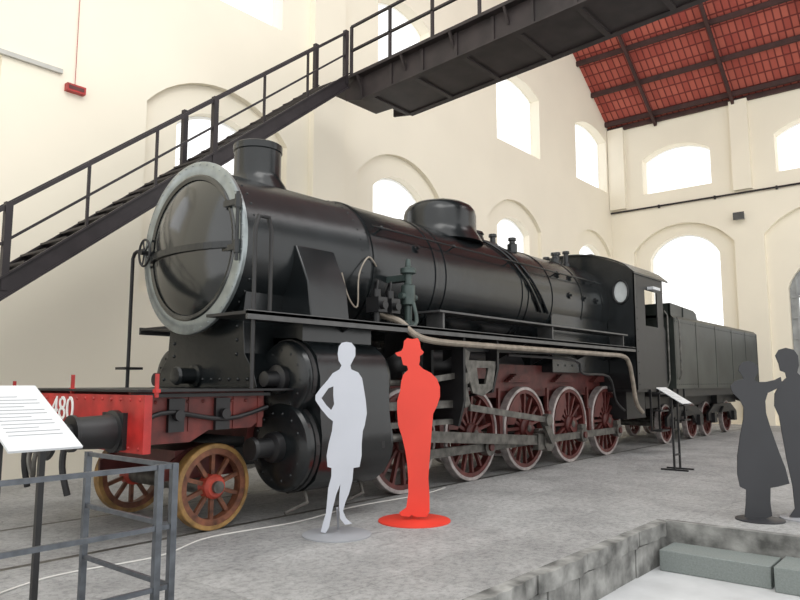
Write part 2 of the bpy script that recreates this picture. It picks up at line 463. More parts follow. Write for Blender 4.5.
# ------------------------------------------------------------------ rails
for i,y in enumerate((YC-0.775,YC+0.775)):
    g=G(); g.box(-4,XE-0.6,y-0.035,y+0.035,-0.1,0.0008)
    g.done('track_rail',[M_steel],label='steel rail set flush into the stone paving',category='rail',group='track rails')
g=G(); g.tube([(1.5,5.0,0.008),(2.4,5.45,0.008),(3.3,5.40,0.008),(4.0,5.68,0.008),(5.0,5.60,0.008),(6.0,5.76,0.008),(7.2,5.70,0.008),(7.9,5.82,0.008)],0.007,6,smooth=8)
g.done('floor_cable',[M_cable],label='thin white cable lying on the paving beside the wheels',category='cable')

# ------------------------------------------------------------------ locomotive
L=empty('steam_locomotive',(8.5,YC,0),'large black steam locomotive with red beam and driving wheels','locomotive')
CZ=2.95; EPS=0.0015
def Y(k): return YC+k
g=G()
for s in (-1,1):
    g.prism([(4.75,0.75),(14.6,0.75),(14.6,1.40),(4.75,1.40)],mXZ,Y(s*0.60)-0.02,Y(s*0.60)+0.02,
            holes=[[(a-0.28,0.95),(a+0.28,0.95),(a+0.28,1.2),(a-0.28,1.2)] for a in (7.95,9.52,11.1,12.73)])
for xx in (4.9,6.4,8.0,9.5,11.1,12.7,14.3): g.box(xx-0.03,xx+0.03,Y(-0.6),Y(0.6),0.85,1.35)
g.done('main_frame',[M_maroon],L,label='dark red frame plates')
for s in (-1,1):
    g=G()
    y=Y(s*1.05)
    g.prism([(3.15,0.90),(3.75,0.90),(3.95,1.0),(4.45,1.0),(4.6,1.1),(4.6,1.36),(3.15,1.36)],mXZ,y-0.02,y+0.02)
    yy=y+s*0.03
    for xx in (3.3,3.75,4.25,4.55): g.box(xx-0.03,xx+0.03,min(y,yy),max(y,yy),1.0,1.34)
    for i in range(9): g.sphere((3.22+0.165*i,y+s*0.02,1.27),0.018,seg=6)
    FP=g.done('front_frame_plate',[M_dred],L,label='dull red riveted front frame plate')
    g=G(); g.box(3.15,4.62,min(y,y+s*0.10),max(y,y+s*0.10),1.315,1.345); g.done('plate_flange',[M_blackm],FP)
    g=G(); g.tube([(3.25,y+s*0.08,1.12),(3.5,y+s*0.08,1.18),(4.1,y+s*0.08,1.10),(4.6,y+s*0.08,1.2)],0.022,8,smooth=4); g.done('air_pipe',[M_blackm],FP)
    for xx in (3.5,4.0):
        g=G(); g.prism([(xx,1.0),(xx+0.16,1.0),(xx+0.16,1.3),(xx,1.3)],mXZ,y+s*0.02,y+s*0.06); g.cyl((xx+0.08,y+s*0.05,1.15),(xx+0.08,y+s*0.12,1.15),0.05,seg=12); g.done('bracket',[M_blackm],FP)
g=G(); g.box(3.08,3.15,Y(-1.42),Y(1.42),0.86,1.34)
for s in (-1,1):
    for i in range(18): g.sphere((3.08,Y(-1.35+i*0.159),1.10+s*0.20),0.014,seg=6)
BB=g.done('buffer_beam',[M_red],L,label='bright red buffer beam',bevel=0)
cu=bpy.data.curves.new('t','FONT'); cu.body='480'; cu.size=0.32; cu.extrude=0.004; cu.align_x='CENTER'; cu.align_y='CENTER'
to=bpy.data.objects.new('t',cu); COL.objects.link(to)
bpy.context.view_layer.update()
me=bpy.data.meshes.new_from_object(to.evaluated_get(bpy.context.evaluated_depsgraph_get())); bpy.data.objects.remove(to)
me.transform(Matrix(((0,0,-1,0),(-1,0,0,0),(0,1,0,0),(0,0,0,1)))); me.materials.clear(); me.materials.append(M_white)
inst(me,'beam_number',(3.074,Y(0.05),1.19),BB,'white painted digits 480')
for s in (-1,1):
    y=Y(s*0.98)
    g=G(); g.lathe((3.08,y,1.03),(-1,0,0),[(0,0.18),(0.05,0.18),(0.06,0.145),(0.36,0.13),(0.37,0.15),(0.40,0.15),(0.40,0.08),(0.56,0.08),(0.565,0.13),(0.58,0.20),(0.605,0.19),(0.62,0.10),(0.625,0)],28)
    g.box(3.04,3.08,y-0.18,y+0.18,0.88,1.19)
    g.done('buffer',[M_blackm],L,label='black cylindrical buffer')
    g=G(); g.tube([(3.06,Y(s*0.4),0.98),(2.93,Y(s*0.4),0.92),(2.9,Y(s*0.4),0.7),(2.95,Y(s*0.42),0.45)],0.03,8,smooth=5)
    g.done('brake_hose',[M_blackm],L)
for xx,yy,h in ((3.22,-1.36,1.52),(3.14,0.0,1.52),(3.14,1.36,1.46)):
    g=G(); g.bar((xx,Y(yy),1.32),(xx,Y(yy),h),0.02,0.03); g.box(xx-0.02,xx+0.02,Y(yy)-0.03,Y(yy)+0.03,1.36,1.39)
    g.done('lamp_iron',[M_red],L,label='small red lamp bracket')
g=G(); g.tube([(3.1,YC,1.0),(2.85,YC,1.0),(2.76,YC,.92),(2.80,YC,0.84),(2.88,YC,0.87)],0.035,8,smooth=4)
g.tube([(2.84,Y(-.05),.92),(2.80,Y(-.06),0.75),(2.82,YC,0.6),(2.80,Y(.06),0.75),(2.84,Y(.05),.92)],0.022,8,smooth=4)
g.done('screw_coupling',[M_steel],L)
g=G(); g.box(3.1,5.0,Y(-1.25),Y(1.25),1.365,1.385)
g.done('front_deck',[M_blackm],L)
g=G()
sad=[(-0.95,1.39),(0.95,1.39),(0.88,1.58),(0.74,1.75),(0.70,2.15),(0.74,2.45),(-0.74,2.45),(-0.70,2.15),(-0.74,1.75),(-0.88,1.58)]
g.prism([(Y(a),b) for a,b in sad],mYZ,4.60,5.9)
for i in range(11):
    g.sphere((4.60,Y(-0.8+i*0.16),1.48),0.022,seg=6)
for z in (1.75,1.9,2.05,2.2):
    for s in (-1,1): g.sphere((4.60,Y(s*0.60),z),0.022,seg=6)
g.done('smokebox_saddle',[M_black],L,bevel=0.02)
g=G(); g.lathe((4.60,Y(0.15),1.52),(-1,0,0),[(0,.13),(0.03,.13),(0.04,.09),(0.22,.09),(0.24,.11),(0.27,.09),(0.28,0)],18); g.done('front_valve_cover',[M_black],L)
# smokebox
g=G()
R0=0.91
g.lathe((4.42,YC,CZ),(1,0,0),[(0,0.80),(0,R0),(1.9,R0),(1.93,R0+0.015),(1.98,R0+0.015)],64,cap=False)
for k in range(2):
    for i in range(40):
        a=2*math.pi*i/40
        g.sphere((4.58+1.66*k,YC+R0*math.cos(a),CZ+R0*math.sin(a)),0.014,seg=6)
SB=g.done('smokebox',[M_black],L)
g=G()
g.lathe((4.42,YC,CZ),(-1,0,0),[(0,0.98),(0.035,0.98),(0.045,0.965),(0.05,0.84),(0.035,0.80),(0,0.80)],80,loop=True)
for i in range(44):
    a=2*math.pi*i/44; g.sphere((4.371,YC+0.945*math.cos(a),CZ+0.945*math.sin(a)),0.008,seg=6)
g.done('smokebox_ring',[M_ring],L,label='polished grey steel front ring')
def dx(r): return 4.40-0.20*(1-(r/0.80)**2)**0.9 if r<0.8 else 4.40
g=G(); prof=[(0.0,0.80)]+[(4.40-dx(0.79-0.79*i/12),0.79-0.79*i/12) for i in range(1,13)]
prof[-1]=(prof[-1][0],0)
g.lathe((4.40,YC,CZ),(-1,0,0),prof,72,cap=False)
g.lathe((4.40,YC,CZ),(-1,0,0),[(-0.02,0.83),(0.03,0.83),(0.04,0.81),(0.03,0.77),(-0.02,0.77)],72,loop=True)
D=g.done('smokebox_door',[M_door],L,label='glossy black domed smokebox door')
g=G(); pts=[]
for i in range(17):
    y=-0.90+1.72*i/16; r=math.sqrt(y*y+0.05**2); pts.append((dx(r)-0.025,YC+y,CZ-0.06))
for a,b in zip(pts[:-1],pts[1:]): g.bar(a,b,0.03,0.07)
g.done('door_crossbar',[M_black],D)
for z in (-0.10,0.38):
    g=G(); g.cyl((4.34,Y(-0.90),CZ+z-0.07),(4.34,Y(-0.90),CZ+z+0.07),0.035,seg=10); g.box(4.33,4.38,Y(-0.92),Y(-0.66),CZ+z-0.03,CZ+z+0.03)
    g.done('door_hinge',[M_black],D)
g=G(); g.cyl((4.34,Y(-0.90),CZ-0.25),(4.34,Y(-0.90),CZ+0.48),0.02,seg=8)
g.done('hinge_pin',[M_black],D)
g=G(); c=Vector((4.30,Y(0.84),CZ+0.03))
g.tube([c+Vector((0,0.12*math.cos(2*math.pi*i/20),0.16*math.sin(2*math.pi*i/20))) for i in range(20)],0.014,8,closed=True)
for i in range(5):
    a=2*math.pi*i/5; g.cyl(c,c+Vector((0,0.12*math.cos(a),0.16*math.sin(a))),0.01,seg=6)
g.cyl(c-Vector((0.05,0,0)),c+Vector((0.09,0,0)),0.03,seg=10)
g.done('door_handwheel',[M_blackm],D)
# boiler
g=G(); g.lathe((6.38,YC,CZ),(1,0,0),[(0,0.925),(7.3,0.925)],72)
BO=g.done('boiler',[M_black],L)
g=G(); g.lathe((0,0,0),(1,0,0),[(-0.03,0.90),(-0.03,0.938),(0.03,0.938),(0.03,0.90)],72,loop=True)
bmx=g.mesh('boiler_band',[M_black])
for xx in (6.45,7.75,8.0,10.15,10.35,11.2,12.4,13.3): inst(bmx,'boiler_band',(xx,YC,CZ),BO)
def on_b(x,ang,r): return Vector((x,YC-r*math.sin(math.radians(ang)),CZ+r*math.cos(math.radians(ang))))
for xx,an in ((7.35,70),(11.6,60),(12.1,60),(12.7,60),(11.85,84),(12.45,84),(13.0,84)):
    g=G(); a=on_b(xx,an,0.90); b=on_b(xx,an,0.955); g.cyl(a,b,0.06,seg=14); g.cyl(b,on_b(xx,an,0.985),0.025,seg=6)
    g.done('washout_plug',[M_black],BO)
g=G(); g.lathe((5.29,YC,0),(0,0,1),[(3.72,0.42),(3.86,0.345),(3.92,0.30),(3.98,0.288),(4.27,0.288),(4.28,0.302),(4.36,0.302),(4.37,0.29),(4.37,0.23),(4.0,0.22)],48,cap=False)
g.done('chimney',[M_black],L,label='short black chimney')
g=G(); g.lathe((9.07,YC,0),(0,0,1),[(3.70,0.72),(3.80,0.66),(3.88,0.61),(3.95,0.60),(4.16,0.60),(4.24,0.58),(4.31,0.53),(4.37,0.42),(4.41,0.22),(4.42,0)],56)
DO=g.done('steam_dome',[M_black],L,label='broad black steam dome')
g=G(); g.box(8.9,9.25,Y(-0.2),Y(0.2),4.38,4.42); g.done('dome_cover',[M_black],DO)
g=G(); g.cyl((9.2,Y(-.15),4.36),(9.2,Y(-.15),4.46),0.04,seg=10); g.done('dome_bolt',[M_black],DO)
g=G(); g.lathe((10.0,YC,0),(0,0,1),[(3.8,0.26),(3.92,0.22),(4.0,0.2),(4.02,0.22),(4.06,0.2),(4.10,0.1),(4.11,0)],28); g.done('sand_box_hatch',[M_black],L)
for xx,h,yy in ((10.45,4.08,-0.15),(10.7,4.02,-.4),(12.9,4.1,-0.15),(13.2,4.16,-0.2),(13.0,4.05,0.15),(12.5,4.02,-0.3)):
    g=G()
    g.lathe((xx,Y(yy),0),(0,0,1),[(3.75,0.09),(3.9,0.09),(3.92,0.055),(h-0.06,0.05),(h-0.05,0.075),(h,0.07),(h+.01,0)],16)
    g.done('safety_valve',[M_black],L)
def bar_pt(x,ang,r=0.955): return (x,YC-r*math.sin(ang),CZ+r*math.cos(ang))
for xa,xb in ((9.75,10.75),(9.95,11.0)):
    g=G(); g.tube([bar_pt(xa+(xb-xa)*(i/9)**2,math.radians(8+100*i/9)) for i in range(10)],0.024,8,smooth=2)
    g.done('sand_pipe',[M_black],L)
g=G(); g.tube([bar_pt(6.4+i*0.7,math.radians(62),1.02) for i in range(11)],0.016,8)
for xx in (6.6,8.2,9.8,11.4,13.0):
    a=bar_pt(xx,math.radians(62),0.92); b=bar_pt(xx,math.radians(62),1.02); g.cyl(a,b,0.014,seg=6); g.sphere(b,0.03,seg=8)
g.done('boiler_handrail',[M_black],L)
for s in (-1,1):
    g=G(); pr=[(s*1.20,2.13),(s*1.14,2.55),(s*0.93,2.98),(s*0.5,2.96),(s*0.5,2.13)]
    g.prism([(Y(a),b) for a,b in pr],mYZ,5.12,5.72)
    g.done('steam_pipe_casing',[M_black],L,bevel=0.015)
# running boards
for s in (-1,1):
    xs=4.08 if s<0 else 4.62
    g=G(); ys=sorted((Y(s*0.78),Y(s*1.45)))
    g.box(xs,13.6,ys[0],ys[1],2.095,2.125)
    yo=Y(s*1.45); g.box(xs,13.6,min(yo,yo-s*0.03),max(yo,yo-s*0.03),2.045,2.135,1)
    g.done('running_board',[M_blackm,M_edge],L)
    for xx in (5.6,7.0,8.3,9.6,10.9,12.2,13.4):
        g=G(); g.prism([(Y(s*0.62),2.095),(Y(s*1.4),2.095),(Y(s*0.62),1.75)],mYZ,xx-0.015,xx+0.015); g.done('board_bracket',[M_blackm],L)
    ys=sorted((Y(s*1.05),Y(s*1.42)))
    g=G(); g.box(7.15,13.3,ys[0],ys[1],2.35,2.375)
    for xx in (7.3,10.3,13.2): g.box(xx-0.02,xx+0.02,ys[0]+.05,ys[1]-.05,2.12,2.35)
    g.done('side_shelf',[M_edge],L)
yl=Y(-1.38)
g=G(); g.tube([(4.20,yl,1.39),(4.20,yl,2.95),(4.24,yl,3.08),(4.36,yl,3.08),(4.40,yl,2.95),(4.40,yl,2.14)],0.02,8)
g.done('front_handrail',[M_blackm],L)
g=G(); yl=Y(1.32); g.tube([(4.42,yl,1.0),(4.42,yl,2.98),(4.42,yl-0.04,3.04),(4.42,yl-0.10,3.06),(4.42,yl-0.36,3.06)],0.022,8)
g.box(4.32,4.55,yl-0.12,yl+0.12,1.60,1.63)
g.done('front_handrail',[M_blackm],L)
# cylinders and valve chests
for s in (-1,1):
    yc=Y(s*1.04); yv=Y(s*1.04)
    g=G()
    blk=[(s*0.6,0.40),(s*1.0,0.28),(s*1.25,0.33),(s*1.42,0.45),(s*1.51,0.66),(s*1.52,0.9),(s*1.49,1.12),(s*1.48,1.5),(s*1.42,1.72),(s*1.28,1.86),(s*1.1,1.92),(s*0.6,1.94)]
    g.prism([(Y(a),b) for a,b in blk],mYZ,5.0,6.08)
    g.box(5.0,6.08,min(Y(s*0.6),Y(s*1.2)),max(Y(s*0.6),Y(s*1.2)),1.85,2.09)
    g.lathe((4.80,yc,0.78),(1,0,0),[(0,0.28),(0.015,0.38),(0.035,0.44),(0.07,0.465),(1.33,0.465),(1.36,0.44),(1.37,0.2)],56)
    g.lathe((4.84,yv,1.48),(1,0,0),[(0,0.22),(0.015,0.34),(0.035,0.39),(0.07,0.41),(1.30,0.41),(1.33,0.39),(1.34,0.1)],48)
    for i in range(14):
        a=2*math.pi*i/14; g.sphere((4.815,yc+0.35*math.cos(a),0.78+0.35*math.sin(a)),0.018,seg=6)
    for i in range(12):
        a=2*math.pi*i/12; g.sphere((4.855,yv+0.30*math.cos(a),1.48+0.30*math.sin(a)),0.016,seg=6)
    CB=g.done('cylinder_block',[M_black],L,bevel=0)
    g=G(); g.lathe((4.80,yc,0.78),(-1,0,0),[(0,0.16),(0.08,0.15),(0.10,0.10),(0.28,0.09),(0.30,0.12),(0.34,0.11),(0.35,0)],20); g.done('tail_rod_guide',[M_blackm],CB)
    g=G(); g.lathe((4.84,yv,1.48),(-1,0,0),[(0,0.15),(0.06,0.15),(0.08,0.09),(0.22,0.08),(0.24,0)],16); g.done('valve_spindle_guide',[M_blackm],CB)
    for xx in (4.95,5.95):
        for (cy,cz,rr,a0,a1) in ((yc,0.78,0.472,-95,55),(yv,1.48,0.418,-20,110)):
            g=G(); pts=[]
            for i in range(13):
                a=math.radians(a0+(a1-a0)*i/12); pts.append((xx,cy+s*rr*math.cos(a),cz+rr*math.sin(a)))
            for a,b in zip(pts[:-1],pts[1:]): g.bar(a,b,0.012,0.05,up=(1,0,0))
            g.done('cladding_strap',[M_blackm],CB)
    for xx,dx_ in ((5.1,-0.3),(5.95,-0.3)):
        g=G(); g.tube([(xx,Y(s*1.15),0.35),(xx,Y(s*1.2),0.2),(xx+dx_,Y(s*1.2),0.13)],0.02,8); g.done('drain_pipe',[M_steel],CB)

def wheel_meshes(r,ns,hub,w,name,mats,tm,cw=None,tt_=0.055):
    g=G(); ti=r-tt_
    g.lathe((0,-w/2,0),(0,1,0),[(0.01,ti-0.06),(0.01,ti+0.005),(w-0.01,ti+0.005),(w-0.01,ti-0.06)],56,0,loop=True)
    for i in range(ns):
        a=2*math.pi*(i+0.5)/ns; ca,sa=math.cos(a),math.sin(a)
        g.bar((hub*0.8*ca,0,hub*0.8*sa),((ti-0.04)*ca,0,(ti-0.04)*sa),0.045 if r>0.5 else 0.04,0.055 if r>0.5 else 0.04,0,up=(0,1,0))
    g.lathe((0,-w/2-0.03,0),(0,1,0),[(0,hub*0.55),(0.0,hub*0.8),(0.03,hub),(w+0.03,hub),(w+0.06,hub*0.7)],28,1)
    g.cyl((0,-w/2-0.07,0),(0,w/2+0.07,0),0.06,seg=16,mi=2)
    if cw:
        a0=cw; pts=[]
        for i in range(11):
            a=a0-0.55+1.1*i/10; pts.append(((ti-0.02)*math.cos(a),(ti-0.02)*math.sin(a)))
        a1=a0+0.5;a2=a0-0.5; pts.append((0.62*ti*math.cos(a1),0.62*ti*math.sin(a1))); pts.append((0.62*ti*math.cos(a2),0.62*ti*math.sin(a2)))
        g.prism(pts,mXZ,-w/2-0.005,w/2-0.02,mi=0)
    me=g.mesh(name,mats)
    g=G()
    g.lathe((0,-w/2,0),(0,1,0),[(0,ti),(0,r-0.008),(0.008,r),(w,r),(w,ti)],64,0,loop=True)
    mt=g.mesh('wheel_tire',[tm])
    return me,mt
CR=(0.24,-0.20)
dw,dt=wheel_meshes(0.685,15,0.16,0.13,'driving_wheel',[M_maroon,M_maroon,M_steel],M_tire,cw=math.atan2(-CR[1],-CR[0]),tt_=0.05)
lw,lt=wheel_meshes(0.42,10,0.12,0.12,'leading_wheel',[M_spoke,M_hubred,M_steel],M_ochre,tt_=0.045)
DX=[7.15,8.74,10.32,11.93,13.54]
def put_wheel(me,mt,name,x,s,r,parent):
    o=inst(me,name,(x,Y(s*0.76),r+EPS),parent); t=inst(mt,'wheel_tire',(x,Y(s*0.76),r+EPS),o)
    if s>0: o.rotation_euler=(0,0,math.pi)
    return o
for x in DX:
    for s in (-1,1): put_wheel(dw,dt,'driving_wheel',x,s,0.685,L)
for s in (-1,1): put_wheel(lw,lt,'leading_wheel',4.22,s,0.42,L)
for x,r in [(a,0.685) for a in DX]+[(4.22,0.42)]:
    g=G(); g.cyl((x,Y(-0.7),r),(x,Y(0.7),r),0.09,seg=16); g.done('axle',[M_steel],L)
g=G()
for s in (-1,1): g.prism([(3.75,0.5),(4.7,0.5),(4.7,0.62),(4.4,0.8),(4.05,0.8),(3.75,0.62)],mXZ,Y(s*0.60)-0.02,Y(s*0.60)+0.02)
g.box(3.9,4.6,Y(-0.6),Y(0.6),0.62,0.78)
g.done('leading_truck',[M_maroon],L)
# motion
for s in (-1,1):
    yr=Y(s*0.93); ym=Y(s*1.06)
    pz=0.685+CR[1]
    g=G()
    for a,b in zip(DX[:-1],DX[1:]):
        g.bar((a+CR[0],yr,pz),(b+CR[0],yr,pz),0.05,0.12)
    for a in DX: g.cyl((a+CR[0],yr-0.06,pz),(a+CR[0],yr+0.06,pz),0.13,seg=20); g.box(a+CR[0]-0.09,a+CR[0]+0.09,yr-0.045,yr+0.045,pz+0.1,pz+0.19)
    g.done('coupling_rod',[M_steel],L)
    for a in DX:
        g=G(); g.cyl((a+CR[0],Y(s*0.80),pz),(a+CR[0],Y(s*1.02),pz),0.06,seg=14); g.bar((a-0.05,Y(s*0.845),0.685+0.04),(a+CR[0]+0.05,Y(s*0.845),pz-0.04),0.24,0.08,up=(0,1,0))
        g.done('crank_pin',[M_maroon],L)
    p3=(DX[2]+CR[0],ym,pz); xh=(7.05,ym,0.76)
    g=G(); g.bar(xh,p3,0.06,0.15); g.cyl((p3[0],ym-0.07,pz),(p3[0],ym+0.07,pz),0.17,seg=20); g.box(p3[0]-0.35,p3[0]+0.12,ym-0.05,ym+0.05,pz-0.13,pz+0.13); g.cyl((xh[0],ym-0.07,0.76),(xh[0],ym+0.07,0.76),0.11,seg=16)
    g.done('connecting_rod',[M_steel],L)
    g=G(); g.cyl((6.0,ym,0.76),(6.95,ym,0.76),0.05,seg=14); g.done('piston_rod',[M_steel],L)
    g=G(); g.box(6.84,7.26,ym-0.07,ym+0.07,0.60,1.0); g.box(6.80,7.30,ym-0.10,ym+0.10,0.95,1.10); g.done('crosshead',[M_steel],L)
    for z0_,z1_ in ((1.10,1.20),(0.88,0.95)):
        g=G(); g.box(5.98,7.9,ym-0.06,ym+0.06,z0_,z1_); g.done('slide_bar',[M_steel],L)
    for xx,za,zc in ((7.84,0.95,0.85),(8.7,1.2,1.3)):
        g=G(); g.prism([(Y(s*0.6),za),(Y(s*1.2),zc),(Y(s*1.3),zc+0.35),(Y(s*1.3),2.09),(Y(s*0.6),2.09)],mYZ,xx,xx+0.05,holes=[[(Y(s*0.75),1.5),(Y(s*1.1),1.5),(Y(s*1.1),1.9),(Y(s*0.75),1.9)]])
        g.done('motion_bracket',[M_blackm],L)
    yl=Y(s*1.2)
    g=G()
    g.prism([(7.9,1.75),(8.72,1.75),(8.6,1.35),(8.35,1.25),(8.1,1.3)],mXZ,yl+s*0.06-0.015,yl+s*0.06+0.015,holes=[[(8.2,1.65),(8.5,1.65),(8.42,1.42),(8.25,1.42)]])
    g.done('link_bracket',[M_steel],L)
    g=G()
    pts=[]
    for i in range(9):
        a=math.radians(-24+48*i/8); pts.append((8.9-0.88*math.cos(a),1.5+0.9*math.sin(a)))
    for i in range(8,-1,-1):
        a=math.radians(-24+48*i/8); pts.append((8.9-1.02*math.cos(a),1.5+1.0*math.sin(a)))
    g.prism(pts,mXZ,yl-0.04,yl+0.04); g.cyl((7.95,yl-0.08,1.5),(7.95,yl+0.1,1.5),0.08,seg=14)
    g.done('expansion_link',[M_steel],L)
    g=G(); g.bar((6.7,yl-s*0.06,1.42),(8.0,yl-s*0.06,1.55),0.03,0.08); g.done('radius_rod',[M_steel],L)
    g=G(); g.cyl((6.0,Y(s*1.08),1.44),(6.75,Y(s*1.08),1.44),0.04,seg=10); g.done('valve_rod',[M_steel],L)
    g=G(); g.bar((6.72,yl,1.58),(6.88,yl,0.58),0.04,0.09); g.done('combination_lever',[M_steel],L)
    g=G(); g.bar((6.85,yl,0.60),(7.1,ym,0.62),0.03,0.05); g.done('union_link',[M_steel],L)
    rc=(DX[2]-0.04,Y(s*1.24),0.84)
    g=G(); g.bar(rc,(8.06,Y(s*1.24),1.10),0.04,0.09); g.cyl((rc[0],rc[1]-0.05,rc[2]),(rc[0],rc[1]+0.05,rc[2]),0.10,seg=14); g.done('eccentric_rod',[M_steel],L)
    g=G(); g.bar((rc[0],Y(s*1.17),rc[2]),(p3[0],Y(s*1.17),pz),0.14,0.06,up=(0,1,0)); g.done('return_crank',[M_steel],L)
    g=G(); g.bar((8.0,Y(s*1.15),1.9),(12.9,Y(s*1.15),1.98),0.03,0.05); g.done('reversing_rod',[M_blackm],L)
    for a in DX:
        g=G(); g.bar((a-0.74,Y(s*0.76),1.35),(a-0.78,Y(s*0.76),0.5),0.04,0.06); g.prism([(a-0.70,0.45),(a-0.78,0.45),(a-0.80,0.95),(a-0.70,0.95)],mXZ,Y(s*0.76)-0.05,Y(s*0.76)+0.05); g.done('brake_shoe',[M_maroon],L)
    for a in DX[1:]:
        g=G()
        for k in range(5): g.box(a-0.42+0.06*k,a+0.42-0.06*k,Y(s*0.72)-0.045,Y(s*0.72)+0.045,1.45+0.028*k,1.473+0.028*k)
        g.done('leaf_spring',[M_maroon],L)
g=G(); g.prism([(11.2,1.62),(13.6,1.62),(13.6,2.9),(11.2,2.9)],mXZ,Y(-0.88),Y(0.88))
for i in range(8):
    for z in (1.75,1.95): g.sphere((11.4+0.28*i,Y(-0.88),z),0.02,seg=6)
g.done('firebox',[M_black],L,bevel=0.03)
g=G(); g.box(11.3,13.5,Y(-0.5),Y(0.5),0.45,1.6); g.done('ash_pan',[M_blackm],L)
for yy in (-0.3,0.3):
    g=G(); g.lathe((7.3,Y(yy),1.72),(1,0,0),[(0,0),(0.02,0.12),(0.08,0.22),(0.12,0.24),(3.5,0.24),(3.54,0.22),(3.6,0.12),(3.62,0)],28); g.done('air_reservoir',[M_blackm],L)
g=G(); g.box(8.9,13.9,Y(-0.66),Y(-0.63),1.30,1.74); g.done('frame_valance',[M_maroon],L,label='dark red upper frame strip')
g=G(); g.tube([(6.35,Y(-1.05),2.28),(6.42,Y(-1.35),2.18),(6.6,Y(-1.45),2.02),(7.0,Y(-1.46),1.96),(8.0,Y(-1.46),1.95),(10,Y(-1.46),1.95),(12.0,Y(-1.46),1.95),(12.9,Y(-1.46),1.94),(13.2,Y(-1.46),1.82),(13.35,Y(-1.46),1.5),(13.5,Y(-1.46),1.05),(13.8,Y(-1.46),0.85)],0.042,10,smooth=5)
g.done('feed_pipe',[M_pipe],L,label='tan feed water pipe')
g=G(); g.tube([(9.0,Y(-1.3),1.85),(11.2,Y(-1.3),1.82),(11.5,Y(-1.3),1.6),(12.6,Y(-1.3),1.55),(12.9,Y(-1.3),1.1),(13.3,Y(-1.3),0.9)],0.022,8,smooth=4)
g.done('drain_line',[M_blackm],L)
g=G()
g.lathe((6.75,Y(-1.22),0),(0,0,1),[(2.12,0.08),(2.2,0.08),(2.22,0.05),(2.40,0.05),(2.42,0.09),(2.66,0.09),(2.68,0.05),(2.80,0.05),(2.82,0.10),(2.88,0.10),(2.90,0.04),(3.0,0.03),(3.01,0)],20)
g.cyl((6.6,Y(-1.22),2.52),(6.9,Y(-1.22),2.52),0.04,seg=10); g.box(6.69,6.81,Y(-1.2),Y(-0.85),2.72,2.80)
g.tube([(6.75,Y(-1.3),2.45),(6.72,Y(-1.38),2.2),(6.55,Y(-1.4),2.1)],0.025,8,smooth=4)
g.done('feed_valve',[M_green],L,label='grey green vertical feed valve')
for i,xx in enumerate((6.18,6.42)):
    g=G(); g.box(xx-0.08,xx+0.08,Y(-1.3),Y(-1.1),2.28,2.46); g.cyl((xx,Y(-1.2),2.46),(xx,Y(-1.2),2.56),0.05,seg=12); g.cyl((xx,Y(-1.2),2.12),(xx,Y(-1.2),2.28),0.04,seg=8)
    g.cyl((xx-0.02,Y(-1.36),2.36),(xx-0.02,Y(-1.28),2.36),0.05,seg=12); g.tube([(xx,Y(-1.2),2.56),(xx+.02,Y(-1.2),2.66),(xx+0.1,Y(-1.1),2.66),(xx+.12,Y(-1.0),2.5)],0.015,6,smooth=4)
    g.done('lubricator',[M_blackm],L)
g=G(); g.tube([(5.85,Y(-0.93),2.75),(5.9,Y(-1.0),2.45),(6.0,Y(-1.05),2.35),(6.1,Y(-0.98),2.75),(6.3,Y(-0.95),3.0),(6.45,Y(-0.95),2.9)],0.010,6,smooth=5); g.done('hanging_wire',[M_pipe],L)
# cab
def roofpts(off=0,n=16,hw=1.47):
    return [(Y(-hw+2*hw*i/n), 3.62+0.50*(1-((-1+2*i/n))**2)**0.75+off) for i in range(n+1)]
g=G()
rp=roofpts()
outl=[(Y(-1.45),1.30)]+rp+[(Y(1.45),1.30)]
wins=[[(Y(s*1.18)+0.15*math.cos(2*math.pi*i/16),3.27+0.22*math.sin(2*math.pi*i/16)) for i in range(16)] for s in (-1,1)]
g.prism(outl,mYZ,13.62,13.66,holes=wins)
CAB=g.done('cab',[M_black],L,label='black driver cab')
for w_ in wins:
    g=G(); c=(sum(p[0] for p in w_)/16,sum(p[1] for p in w_)/16)
    g.prism(w_,mYZ,13.63,13.65); g.done('cab_window',[M_pane],CAB,label='oval cab window pane with sky brightness painted in')
    g=G(); g.tube([(13.61,c[0]+(p[0]-c[0])*1.08,c[1]+(p[1]-c[1])*1.08) for p in w_],0.022,8,closed=True); g.done('window_frame',[M_blackm],CAB)
for s in (-1,1):
    y=Y(s*1.45)
    g=G(); g.prism([(13.62,1.30),(15.3,1.30),(15.3,2.55),(15.2,2.65),(15.2,3.64),(13.62,3.64)],mXZ,y-0.015,y+0.015,holes=[[(14.15,2.6),(14.85,2.6),(14.85,3.35),(14.15,3.35)]])
    for i in range(10): g.sphere((13.70,y+s*0.015,1.4+0.22*i),0.014,seg=6)
    g.done('cab_side',[M_blackm],CAB)
    g=G()
    for z in (0.45,0.85,1.2): g.box(14.3,14.75,min(y,y+s*0.18)-0.02,max(y,y+s*0.18),z,z+0.03)
    g.box(14.28,14.31,y-0.02,y+0.02,0.45,1.3); g.box(14.74,14.77,y-0.02,y+0.02,0.45,1.3)
    g.done('cab_step',[M_blackm],CAB)
    g=G(); g.tube([(15.32,y,1.35),(15.34,y+s*0.05,1.5),(15.34,y+s*0.05,2.9),(15.3,y,3.0)],0.018,8); g.done('cab_handrail',[M_steel],CAB)
g=G()
a=roofpts(0.0,16,1.49); b=[(p[0],p[1]+0.035) for p in a][::-1]
g.prism(a+b,mYZ,13.56,15.5)
g.done('cab_roof',[M_black],CAB)
g=G(); g.box(14.0,14.6,Y(-0.4),Y(0.4),4.13,4.20); g.done('roof_vent',[M_blackm],CAB)
g=G(); g.box(13.66,15.4,Y(-1.43),Y(1.43),1.25,1.32); g.done('cab_floor',[M_blackm],CAB)
g=G(); g.box(13.66,14.2,Y(-0.8),Y(0.8),1.32,3.0); g.done('boiler_backhead',[M_blackm],CAB)
